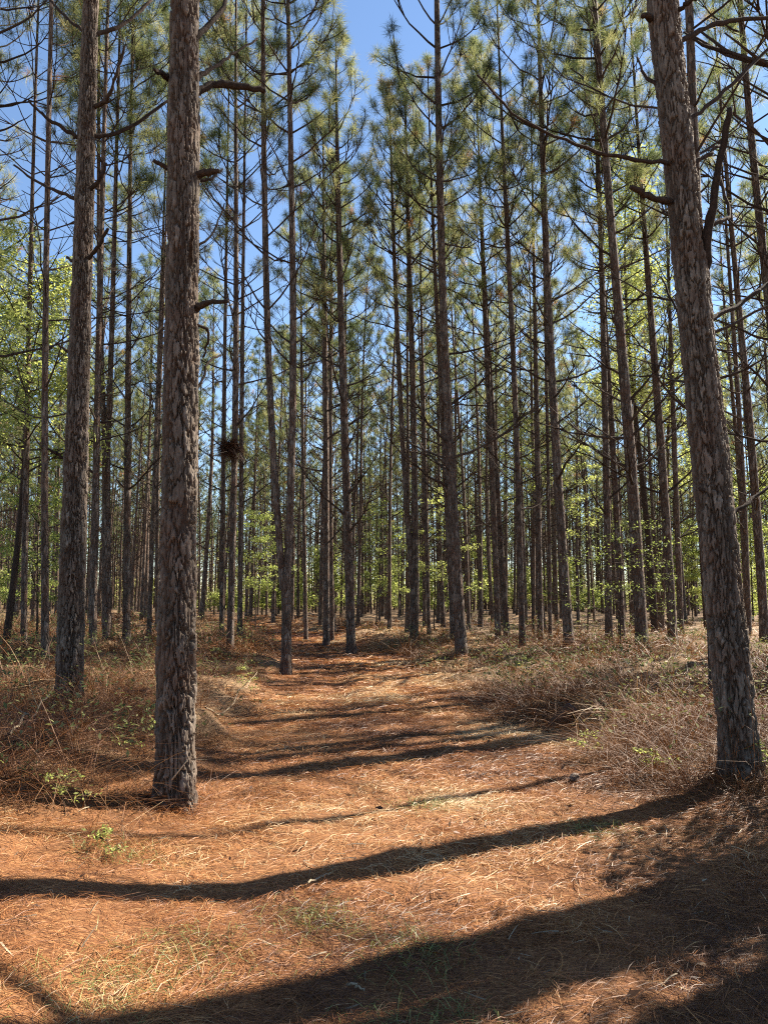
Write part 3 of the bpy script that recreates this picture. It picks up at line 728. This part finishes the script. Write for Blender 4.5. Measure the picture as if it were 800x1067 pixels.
# beyond them the wood reads as one mass
def bake(mbs, mats, name, places, label, cat):
    out = MB()
    for (k, x, y, rot, sc, wid) in places:
        c, s = math.cos(rot), math.sin(rot); z0 = float(H(x, y)) - 0.05
        for w_, src in enumerate(mbs[k]):
            V = np.concatenate(src.v); T = np.concatenate(src.tint); one = MB()
            V2 = np.stack([(V[:, 0] * c - V[:, 1] * s) * wid + x, (V[:, 0] * s + V[:, 1] * c) * wid + y, V[:, 2] * sc + z0], -1)
            one.v = [V2]; one.tint = [T]; one.q = src.q; one.t = src.t; one.mq = src.mq; one.mt = src.mt; one.n = len(V2)
            join(out, one, 2 if w_ == 1 else None)
    o = out.build(name, mats, kind='stuff'); tag(o, label, cat); return o
LOW = [proto(600 + k, 18 + k, 0.15, 0.42, 14, 0.03, 0.6, 5) for k in range(4)]
pl = []
rg = np.random.default_rng(8)
for (y, x, u) in cand[N_IND:]: pl.append((int(rg.integers(4)), x, y, rg.uniform(0, 6.28), rg.uniform(.85, 1.1), 1.0))
for k in range(420):
    y = rg.uniform(118, 210); x = rg.uniform(-0.66, 0.66) * y
    pl.append((int(rg.integers(4)), x, y, rg.uniform(0, 6.28), rg.uniform(.85, 1.1), 1.2))
bake(LOW, [M_BARK, M_LIMB, M_NEEDLE], 'distant_pine_wood', pl, 'mass of distant pines closing the view behind the far rows', 'woodland')

# ---------------------------------------------------------------- broadleaf trees and saplings
def leaf_spray(mb, P, D, rg, n, size, spread, flat=0.35, tint=(0.2, 0.9)):
    P = np.asarray(P); m = len(P)
    if m == 0: return
    c = np.repeat(P, n, 0) + rg.normal(0, 1, (m * n, 3)) * np.array([spread, spread, spread * flat])
    nrm = rg.normal(0, 0.55, (m * n, 3)) + [0, 0, 1]; nrm /= np.linalg.norm(nrm, axis=1, keepdims=True)
    a = np.cross(nrm, rg.normal(size=(m * n, 3))); a /= np.linalg.norm(a, axis=1, keepdims=True); b = np.cross(nrm, a)
    s = size * rg.uniform(0.6, 1.25, (m * n, 1))
    V = np.stack([c - a * s, c + b * s * 0.42 - a * s * 0.1, c + a * s - nrm * s * 0.25, c - b * s * 0.42 - a * s * 0.1], 1)
    q = np.arange(m * n * 4).reshape(-1, 4)
    tt = np.repeat(rg.uniform(tint[0], tint[1], m), n) + rg.normal(0, 0.1, m * n)
    mb.add(V.reshape(-1, 3), q, None, np.repeat(np.clip(tt, 0, 1), 4))
def broadleaf(name, label, cat, g, height, r0, seed, nb, bl, leaf=0.06, nl=30, spread=0.22, zb=0.25, lean=(0, 0), tint=(0.2, 0.9), group=None, flat=0.35, mat=None):
    rg = np.random.default_rng(seed); root = empty(name, g, label, cat, group)
    z = np.linspace(0, height, 24); C = np.stack([lean[0] * z / height + 0.03 * height * np.sin(z * 3.1 / height + seed) * z / height, lean[1] * z / height + 0.02 * height * np.sin(z * 4 / height + 2 * seed) * z / height, z], -1)
    r = r0 * (1 - z / height * 0.92)
    lm = MB(); tube(lm, C, r, 8, 0.3); lv = MB(); TP = []
    for i in range(nb):
        f = zb + (1 - zb) * (i + rg.random()) / nb; p = axis_at(C, f * height)
        L = bl * (1.15 - 0.75 * f) * rg.uniform(0.6, 1.2); az = i * 2.4 + rg.normal(0, .4)
        cu = branch_curve(p, az, rg.uniform(0.1, 0.6), L, rg.uniform(-0.2, 0.3), rg, 7); rb = min(r0 * 0.5, 0.008 + 0.008 * L)
        tube(lm, cu, np.linspace(rb, 0.004, 7), 5, 0.4)
        for k in range(int(3 + L * 3)):
            j = int(rg.integers(2, 6)); cu2 = branch_curve(cu[j], az + rg.choice([-1, 1]) * rg.uniform(.4, 1.1), rg.uniform(-0.1, 0.4), L * rg.uniform(.2, .45), 0, rg, 4)
            tube(lm, cu2, np.linspace(rb * .4, 0.003, 4), 4, 0.4); TP += [cu2[-1], cu2[2]]
        TP += [cu[-1], cu[-2]]
    TP += [C[-1], C[-2]]
    leaf_spray(lv, TP, None, rg, nl, leaf, spread, flat, tint)
    lm.build('trunk' if height > 4 else 'stem', M_LIMB, root, smooth=True); lv.build('foliage', mat or M_LEAF, root)
    return root
def at_base(u, v, Y=None):
    if Y is None: return on_ground(u, v)
    p = at(u, v, Y); return np.array([p[0], Y, float(H(p[0], Y))])
broadleaf('broadleaf_tree', 'bright green broadleaf tree with crooked dark stem at the left picture edge', 'tree', at_base(5, 690, 17.5), 9.5, 0.09, 1, 32, 2.3, 0.058, 26, 0.22, 0.42, (0.3, 0), (0.4, 1.0), flat=0.6)
broadleaf('broadleaf_tree', 'pale green leafy tree behind the crooked stem at the left edge', 'tree', at_base(-22, 680, 24), 11, 0.1, 2, 20, 2.4, 0.06, 16, 0.25, 0.2, (0.5, 0), (0.1, 0.7), flat=0.6)
broadleaf('broadleaf_tree', 'tall yellow-green broadleaf tree high behind the thick pine, left of the leaning trunk', 'tree', at_base(682, 660, 32), 21.5, 0.16, 3, 50, 2.7, 0.08, 22, 0.32, 0.42, (-0.3, 0), (0.6, 1.0), flat=0.7)
broadleaf('broadleaf_tree', 'slender light green broadleaf tree behind the clean-trunked pine, higher than the saplings', 'tree', at_base(735, 660, 34), 14.5, 0.08, 23, 30, 2.0, 0.07, 14, 0.3, 0.4, (0.2, 0), (0.5, 1.0), flat=0.6)
broadleaf('leafy_sapling', 'leafy sapling spreading pale flat sprays before the thick pine', 'sapling', at_base(646, 684), 3.3, 0.025, 4, 20, 1.9, 0.036, 7, 0.16, 0.25, (0.2, 0), (0.0, 0.55), 'leafy saplings under the pines', flat=0.18)
broadleaf('leafy_sapling', 'slim sapling with yellow-green layered sprays right of the twin-stemmed pine', 'sapling', at_base(452, 664, 30), 5.6, 0.03, 5, 20, 1.7, 0.055, 10, 0.2, 0.25, (0.2, 0), (0.55, 1.0), 'leafy saplings under the pines', flat=0.16)
broadleaf('leafy_sapling', 'bushy green sapling at the path bend between the path-end and twin-stemmed pines', 'sapling', at_base(392, 660, 40), 6.5, 0.04, 6, 22, 1.8, 0.07, 12, 0.26, 0.2, (0.2, 0), (0.2, 0.85), 'leafy saplings under the pines', flat=0.25)
broadleaf('leafy_sapling', 'taller sapling with light leaves level with mid trunk beside the curved pine', 'sapling', at_base(556, 668, 29), 8.6, 0.04, 7, 18, 1.7, 0.055, 11, 0.2, 0.55, (-0.4, 0), (0.4, 1.0), 'leafy saplings under the pines', flat=0.2)
broadleaf('leafy_sapling', 'sapling with pale leaves right of the curved pine, behind the thick pine', 'sapling', at_base(612, 664, 33), 8.2, 0.04, 8, 18, 1.7, 0.055, 10, 0.2, 0.45, (0.2, 0), (0.4, 1.0), 'leafy saplings under the pines', flat=0.25)
broadleaf('leafy_sapling', 'green sapling low between the nearest left trunk and the low-forked pine', 'sapling', at_base(266, 665, 33), 5.4, 0.035, 9, 18, 1.5, 0.06, 14, 0.2, 0.3, (0, 0), (0.2, 0.8), 'leafy saplings under the pines', flat=0.25)
broadleaf('leafy_sapling', 'green sapling in the brush between left edge and the tall left pine', 'sapling', at_base(38, 684, 21), 4.2, 0.035, 10, 22, 1.7, 0.05, 18, 0.2, 0.2, (-0.1, 0), (0.15, 0.7), 'leafy saplings under the pines', flat=0.3)
broadleaf('leafy_sapling', 'light green sapling beyond the clean-trunked pine, near the bright clearing', 'sapling', at_base(722, 655, 48), 6.0, 0.04, 11, 26, 2.2, 0.09, 22, 0.28, 0.2, (0, 0), (0.3, 0.9), 'leafy saplings under the pines', flat=0.3)
broadleaf('leafy_sapling', 'green sapling at the right edge behind the leaning trunk', 'sapling', at_base(785, 655, 45), 9.0, 0.05, 12, 28, 2.3, 0.09, 20, 0.28, 0.2, (0, 0), (0.2, 0.8), 'leafy saplings under the pines', flat=0.4)
for i, (x, y, h) in enumerate([(6.9, 5.8, 7.4), (8.7, 6.0, 7.2), (5.1, 6.3, 3.2)]):
    broadleaf('holly_tree', ['tall evergreen holly', 'second evergreen holly, farther from the path', 'low evergreen holly bush'][i] + ' just outside the picture at lower right', 'tree', np.array([x, y, float(H(x, y))]), h, 0.06, 13 + i, 50, 1.35, 0.05, 11, 0.2, 0.22, (0, 0), (0, 0.4), 'hollies outside the frame', flat=0.7)
# low sunlit understory far back
rg = np.random.default_rng(31); lab = {}
for i in range(34):
    y = rg.uniform(58, 130); u = rg.uniform(-20, 820); p = at(u, 640, y)
    if abs(p[0] - float(path_x(y))) < 1.0: continue
    key = far_label(u, y).split(', ', 1)[1]
    broadleaf('understory_shrub', 'pale sunlit shrub far back ' + key, 'shrub', np.array([p[0], y, float(H(p[0], y))]), rg.uniform(2.0, 6.5), 0.04, 200 + i, 14, rg.uniform(1.4, 2.8), 0.15, 12, 0.38, 0.1, (0, 0), (0.25, 1.0), 'sunlit shrubs far back', flat=0.5)
rg = np.random.default_rng(66); du = MB(); n = 2800
y = rg.uniform(95, 200, n); x = rg.uniform(-0.68, 0.68, n) * y; hh = rg.uniform(0.3, 1, n) ** 1.8 * 11
for k in range(3):
    P = np.stack([x + rg.normal(0, 1.0, n), y + rg.normal(0, 1.0, n), H(x, y) + hh * rg.uniform(.15, 1, n)], -1)
    leaf_spray(du, P, None, rg, 16, 0.22, 0.75, 0.6, (0.1, 1.0))
o = du.build('distant_understory', M_FARLEAF, kind='stuff'); tag(o, 'pale sunlit undergrowth closing the view far beyond the pine rows', 'undergrowth')
# small leafy sprigs in the brush
SPR = [(68, 846, 'bright green sprig in the dark brush left of the nearest trunk', .32, 5), (14, 826, 'bright sprig at the left picture edge, above the shadow band', .42, 5),
       (119, 893, 'single thin seedling standing in the straw below the nearest left trunk', .17, 3), (690, 806, 'pale-leaved sprig left of the leaning trunk foot', .26, 5),
       (792, 812, 'grey-green sprig hugging the right foot of the leaning trunk', .34, 6), (610, 790, 'pale sprig in the brush mound right of the path', .3, 5),
       (528, 690, 'small green sprig beside the path brush under the close pair', .5, 7), (545, 706, 'grey-green weed in the brush before the lone slim pine', .45, 7),
       (262, 722, 'green weed at the path rim left of the low-forked pine', .5, 8), (140, 800, 'yellowish weed close left of the nearest trunk', .55, 7)]
for i, (u, v, lb, h, nb) in enumerate(SPR):
    broadleaf('leafy_sprig', lb, 'sprig', on_ground(u, v), h * .8, 0.004, 400 + i, nb, h * 0.6, 0.017, 4, 0.03, 0.15, (rg.normal(0, .08), rg.normal(0, .05)), (0.4, 1.0), 'leafy sprigs on the forest floor', flat=0.5)

# ---------------------------------------------------------------- forest floor
def scatter(n, x0, x1, y0, y1, rg):
    return rg.uniform(x0, x1, n), y0 + (y1 - y0) * rg.random(n)
rg = np.random.default_rng(55); straw = MB()
for (y0, y1, dens, w, ln) in [(0.6, 2.2, 900, .0026, .18), (2.2, 4.2, 4800, .0019, .135), (4.2, 7.0, 3300, .0025, .15), (7, 11, 1500, .0042, .20), (11, 18, 620, .008, .25), (18, 34, 220, .015, .32), (34, 62, 60, .034, .45)]:
    xm = y1 * 0.56 + 0.6; n = int(2 * xm * (y1 - y0) * dens)
    x, y = scatter(n, -xm, xm, y0, y1, rg)
    if y0 >= 18: x = path_x(y) + (x / xm) * 7
    keep = rg.random(n) > 0.75 * brush_mask(x, y) * sstep(5, 9, y)
    cl = fbm(x * 2.2, y * 2.2, 61, 3); keep &= rg.random(n) < 0.35 + 1.3 * sstep(0.3, 0.7, cl)
    x = x[keep]; y = y[keep]; n = len(x)
    dirn = fbm(x * 0.9, y * 0.9, 62, 2) * 12 + rg.normal(0, 0.9, n)
    big = fbm(x * 0.55, y * 0.55, 63, 3)
    d = x - path_x(y)
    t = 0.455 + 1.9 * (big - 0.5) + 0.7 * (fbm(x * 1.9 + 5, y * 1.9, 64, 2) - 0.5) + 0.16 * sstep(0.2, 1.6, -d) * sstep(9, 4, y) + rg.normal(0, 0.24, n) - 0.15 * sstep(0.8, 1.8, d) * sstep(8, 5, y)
    el = np.abs(rg.normal(0.03, 0.22, n)) + 0.10 * (rg.random(n) < 0.14) * rg.uniform(0, 6, n)
    z = H(x, y) + rg.uniform(0.001, 0.022, n)
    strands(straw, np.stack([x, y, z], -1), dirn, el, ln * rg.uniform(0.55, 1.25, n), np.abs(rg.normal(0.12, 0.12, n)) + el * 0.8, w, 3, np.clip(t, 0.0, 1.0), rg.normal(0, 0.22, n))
# needles heaped round the feet of the near pines
for g in (gA, gB, gZ):
    n = 900; a = rg.uniform(0, 6.28, n); rr_ = 0.17 + np.abs(rg.normal(0, .14, n)); x = g[0] + rr_ * np.cos(a); y = g[1] + rr_ * np.sin(a)
    strands(straw, np.stack([x, y, H(x, y) + .07 * np.exp(-(rr_ - .17) / .15) * rg.random(n)], -1), a + rg.normal(1.57, .9, n), np.abs(rg.normal(.1, .35, n)), rg.uniform(.1, .24, n), rg.uniform(.1, .6, n), .003, 3, np.clip(rg.normal(.38, .22, n), 0, 1), rg.normal(0, .4, n))
# coarse pale blades lying on the straw at lower right
n = 2200; x = rg.uniform(0.4, 4.5, n); y = rg.uniform(1.2, 6.8, n)
el = np.abs(rg.normal(0.1, 0.25, n)); z = H(x, y) + 0.01
strands(straw, np.stack([x, y, z], -1), rg.uniform(0, 6.28, n), el, rg.uniform(.1, .32, n), el * .9 + .1, rg.uniform(.0025, .005, n), 4, np.clip(rg.normal(0.55, 0.25, n), 0, 1), rg.normal(0, .4, n))
o = straw.build('pine_straw', M_STRAW, kind='stuff'); tag(o, 'orange-brown fallen pine needles carpeting the path and floor', 'pine straw')

brush = MB(); bl = MB()
for (y0, y1, dens, w, k) in [(4.5, 9, 32, .0034, 46), (9, 15, 19.0, .0056, 40), (15, 26, 8, .011, 34), (26, 48, 1.2, .028, 26)]:
    xm = min(y1 * 0.6 + 1.5, 24); n = int(2 * xm * (y1 - y0) * dens)
    x, y = scatter(n, -xm, xm, y0, y1, rg)
    bm_ = brush_mask(x, y); pat = fbm(x * 0.5, y * 0.5, 91, 3)
    thin = np.where(x > 0, 1 - 0.55 * sstep(16, 20, y), 1 - 0.3 * sstep(20, 30, y))
    keep = (rg.random(n) < bm_ * thin * (0.35 + 1.5 * sstep(0.35, 0.65, pat)))
    x = x[keep]; y = y[keep]; n = len(x); hs = rg.uniform(0.26, 0.66, n) * (0.6 + 0.9 * sstep(.3, .7, fbm(x * .4, y * .4, 92, 2)))
    ct = 0.40 + 1.1 * (fbm(x * 0.7, y * 0.7, 93, 2) - 0.5) + rg.normal(0, 0.13, n) + 0.16 * sstep(12, 20, y)
    X = np.repeat(x, k) + rg.normal(0, .10, n * k); Y = np.repeat(y, k) + rg.normal(0, .10, n * k)
    el = np.clip(rg.normal(0.68, 0.42, n * k), 0.05, 1.5)
    az = np.repeat(rg.uniform(0, 6.28, n), k) + rg.normal(0, 1.5, n * k)
    L = np.repeat(hs, k) * rg.uniform(0.5, 1.7, n * k)
    strands(brush, np.stack([X, Y, H(X, Y) - 0.01], -1), az, el, L, np.sin(el) * rg.uniform(0.2, 1.2, n * k), w, 4,
            np.clip(np.repeat(ct, k) + rg.normal(0, .14, n * k), 0, 1), rg.normal(0, .2, n * k))
    m = rg.random(n) < 0.36
    leaf_spray(bl, np.stack([x, y, H(x, y) + hs * 0.75], -1)[m], None, rg, 12, 0.02 + 0.0016 * y0, 0.13, 0.6, (0.1, 0.9))
o = brush.build('dry_brush', M_BRUSH, kind='stuff'); tag(o, 'tangled dry brown grass and brush heaped beside the path', 'brush')
o = bl.build('brush_leaves', M_DLEAF, kind='stuff'); tag(o, 'dull green leaves of low scrub growing through the dry brush', 'scrub leaves')

lit = MB(); n = 900; x, y = scatter(n, -4.5, 4.5, 1.6, 10, rg)
strands(lit, np.stack([x, y, H(x, y) + .018], -1), rg.uniform(0, 6.28, n), rg.normal(.05, .15, n), rg.uniform(.03, .17, n), rg.uniform(0, .2, n), rg.uniform(.004, .010, n), 3, rg.uniform(0, .8, n), rg.normal(0, .25, n))
o = lit.build('twig_litter', M_WOOD, kind='stuff'); tag(o, 'tiny broken twigs and bark bits strewn over the straw', 'litter')
dl_ = MB(); n = 260; x, y = scatter(n, -4.5, 4.5, 2.0, 11, rg)
leaf_spray(dl_, np.stack([x, y, H(x, y) + .03], -1), None, rg, 1, .032, .03, .2, (.1, .95))
o = dl_.build('leaf_litter', M_BRUSH, kind='stuff'); tag(o, 'small dry brown leaves lying among the needles', 'leaf litter')
gr = MB(); n = 2600
c = [(-0.85, 3.55), (0.15, 3.7), (-0.35, 4.0), (-1.6, 4.8), (0.15, 3.1), (1.5, 5.6), (0.35, 6.2), (-1.1, 3.2)]
ci = rg.integers(len(c), size=n); cc = np.array(c)[ci]; x = cc[:, 0] + rg.normal(0, .16, n); y = cc[:, 1] + rg.normal(0, .13, n)
strands(gr, np.stack([x, y, H(x, y)], -1), rg.uniform(0, 6.28, n), rg.uniform(.2, 1.2, n), rg.uniform(.05, .14, n), rg.uniform(.2, .8, n), .003, 3, rg.uniform(0, 1, n), rg.normal(0, .2, n))
o = gr.build('green_grass', M_GRASS, kind='stuff'); tag(o, 'sparse short green grass showing through the straw in front', 'grass')

# ---------------------------------------------------------------- small countable things
def stick(label, pts, w, name='fallen_twig', tint=0.6, cat='twig'):
    P = [on_ground(u, v) + [0, 0, dz] for (u, v, dz) in pts]; P = np.array(P); o0 = P[0].copy()
    t = np.linspace(0, len(P) - 1, 4 * len(P)); Q = np.stack([np.interp(t, np.arange(len(P)), P[:, k]) for k in range(3)], -1)
    Q[1:-1] += np.random.default_rng(len(label)).normal(0, .004, (len(Q) - 2, 3))
    m = MB(); tube(m, Q - o0, np.linspace(w, w * .5, len(Q)), 6, tint); o = m.build(name, M_WOOD, smooth=True); o.location = o0
    return tag(o, label, cat)
stick('pale broken twig lying in the sunlit straw just below the long shadow', [(321, 926, .03), (333, 920, .03), (344, 916, .035)], .006, tint=.6)
stick('short whitish twig lying in the big shadow near the bottom edge', [(362, 1032, .025), (372, 1036, .03), (379, 1039, .025)], .006, tint=.6)
# thin twig leaning on the nearest trunk
m = MB(); p0 = on_ground(157, 832); p1 = at(197, 790, gA[1] - 0.25); p2 = (p0 + p1) / 2 + [0, 0, -0.03]
tube(m, np.array([p0, p2, p1]) - p0, [.007, .006, .003], 6, .9); o = m.build('leaning_twig', M_WOOD, smooth=True); o.location = tuple(p0)
tag(o, 'thin pale twig leaning against the foot of the nearest left trunk', 'twig')
def cone(label, u, v, s, rot):
    g = on_ground(u, v); rg = np.random.default_rng(int(u)); m = MB()
    n = 90; i = np.arange(n); f = (i + .5) / n; az = i * 2.39996
    prof = np.sin(np.pi * (0.12 + 0.82 * f)) ** 0.8 * 0.42
    zc = -0.5 + f
    th = np.linspace(0, 2 * np.pi, 13)[:-1]; zz = np.linspace(-.5, .5, 9); rr = np.sin(np.pi * (0.1 + .85 * (zz + .5))) * .22
    tube(m, np.stack([0 * zz, 0 * zz, zz], -1), rr, 10, 0.1)
    e = np.stack([np.cos(az), np.sin(az), 0 * az], -1); sd_ = np.stack([-np.sin(az), np.cos(az), 0 * az], -1); up = np.array([0, 0, 1.])
    c0 = np.stack([0 * zc, 0 * zc, zc], -1); tip = c0 + e * prof[:, None] + up * (0.12)
    wv = 0.085
    V = np.stack([c0 + e * .1 - sd_ * wv * .5, c0 + e * .1 + sd_ * wv * .5, tip + sd_ * wv, tip - sd_ * wv, tip - up * .05 + sd_ * wv * .8, tip - up * .05 - sd_ * wv * .8], 1)
    b = i[:, None] * 6; q = np.concatenate([b + [0, 1, 2, 3], b + [3, 2, 4, 5], b + [1, 0, 5, 4]])
    m.add(V.reshape(-1, 3), q, None, np.tile([.2, .2, .9, .9, .6, .6], n))
    o = m.build('pine_cone', M_CONE); o.location = (g[0], g[1], g[2] + s * .38); o.scale = (s, s, s); o.rotation_euler = rot
    return tag(o, label, 'pine cone', 'pine cones on the ground')
cone('dark open pine cone in the straw at the foot of the right brush mound', 598, 814, .09, (1.3, .2, .5))
0 and cone('small pine cone in the straw above the long shadow, right of centre', 534, 792, .09, (1.5, .3, 2.2))
# dark lump standing in for a shaded hollow, fallen log, curled dead leaf
def lump(name, label, cat, u, v, size, seed, rot, mat, tint):
    g = on_ground(u, v); th = np.linspace(0, 2 * np.pi, 29)[:-1]; n = 14; z = np.linspace(-.5, .5, n)
    TH, ZZ = np.meshgrid(th, z); r = (0.5 + .12 * fbm(np.cos(TH) * 2 + 9, np.sin(TH) * 2 + ZZ * 1.5, seed, 3)) * (1 - .3 * (ZZ + .5)) + .10 * (vnoise(TH * 4, ZZ * 2, seed) - .5)
    V = np.stack([r * np.cos(TH), r * np.sin(TH), ZZ], -1).reshape(-1, 3)
    V = np.vstack([V, [[0, 0, .42], [0, 0, -.5]]]); k = (n - 1) * 28; i = np.arange(n - 1)[:, None] * 28; j = np.arange(28)[None]; j2 = (j + 1) % 28
    q = np.stack([i + j, i + j2, i + 28 + j2, i + 28 + j], -1).reshape(-1, 4); T = [[k + a, k + (a + 1) % 28, n * 28] for a in range(28)] + [[(a + 1) % 28, a, n * 28 + 1] for a in range(28)]
    m = MB(); m.add(V, q, T, np.clip(tint + .5 * (vnoise(V[:, 0] * 9, V[:, 2] * 9, seed) - .5), 0, 1)); o = m.build(name, mat, smooth=True)
    o.location = (g[0], g[1], g[2] + size[2] * .3); o.scale = size; o.rotation_euler = rot
    return tag(o, label, cat)
for i, (lb, a_, b_, w_) in enumerate([('bent grey dead branch sticking out of the dark brush at the left edge', (10, 772), (52, 748), .011),
        ('long thin fallen branch across the brush mound right of the path', (628, 748), (712, 722), .012), ('fallen branch in the brush between the low-forked pine and the nearest left trunk', (214, 742), (268, 716), .010),
        ('fallen pale branch on sunlit straw before the clean-trunked pine', (688, 694), (728, 690), .016)]):
    p0 = on_ground(*a_); p1 = on_ground(*b_); t_ = np.linspace(0, 1, 12)[:, None]; Q = p0 + (p1 - p0) * t_; Q[:, 2] = H(Q[:, 0], Q[:, 1]) + .05 + .22 * t_[:, 0] * (1 if i < 3 else .3) + rg.normal(0, .012, 12)
    m = MB(); tube(m, Q - p0, np.linspace(w_, w_ * .4, 12), 6, .5)
    for j in (4, 7, 9): tube(m, branch_curve(Q[j] - p0, rg.uniform(0, 6.28), rg.uniform(.2, .9), rg.uniform(.15, .4), .3, rg, 5), np.linspace(w_ * .5, .002, 5), 5, .5)
    o = m.build('fallen_branch', M_WOOD, smooth=True); o.location = tuple(p0); tag(o, lb, 'branch')
lump('hollow_shade_lump', 'dark lump standing in for a shaded hollow in the brush right of the path', 'shaded hollow', 588, 757, (.24, .22, .34), 3, (.5, .55, .3), M_BRUSH, .12)  # lump tinted dark to imitate the shade in a brush hollow
lump('rotten_log', 'short dark rotten log lying in the brush between the two big left trunks', 'log', 138, 735, (.15, .15, .5), 5, (1.5, .1, 1.2), M_BRUSH, .3)
# bundle of twigs and needles hanging in the pine right of the nearest trunk
rg = np.random.default_rng(71); p = at(240, 466, NESTY); m = MB(); n = 1500
dv = rg.normal(size=(n, 3)); dv /= np.linalg.norm(dv, axis=1, keepdims=True)
P0 = dv * np.array([.26, .24, .17]) * rg.random((n, 1)) ** .5
strands(m, P0, rg.uniform(0, 6.28, n), rg.normal(-.15, .7, n), rg.uniform(.1, .4, n), rg.uniform(0, .5, n), .012, 3, rg.uniform(0, .18, n), rg.normal(0, .5, n))
nest = m.build('twig_clump', M_BRUSH); nest.location = tuple(p); tag(nest, 'dark clump of dead needles caught in a limb right of the nearest trunk', 'needle clump')
print('objects', len(bpy.data.objects))
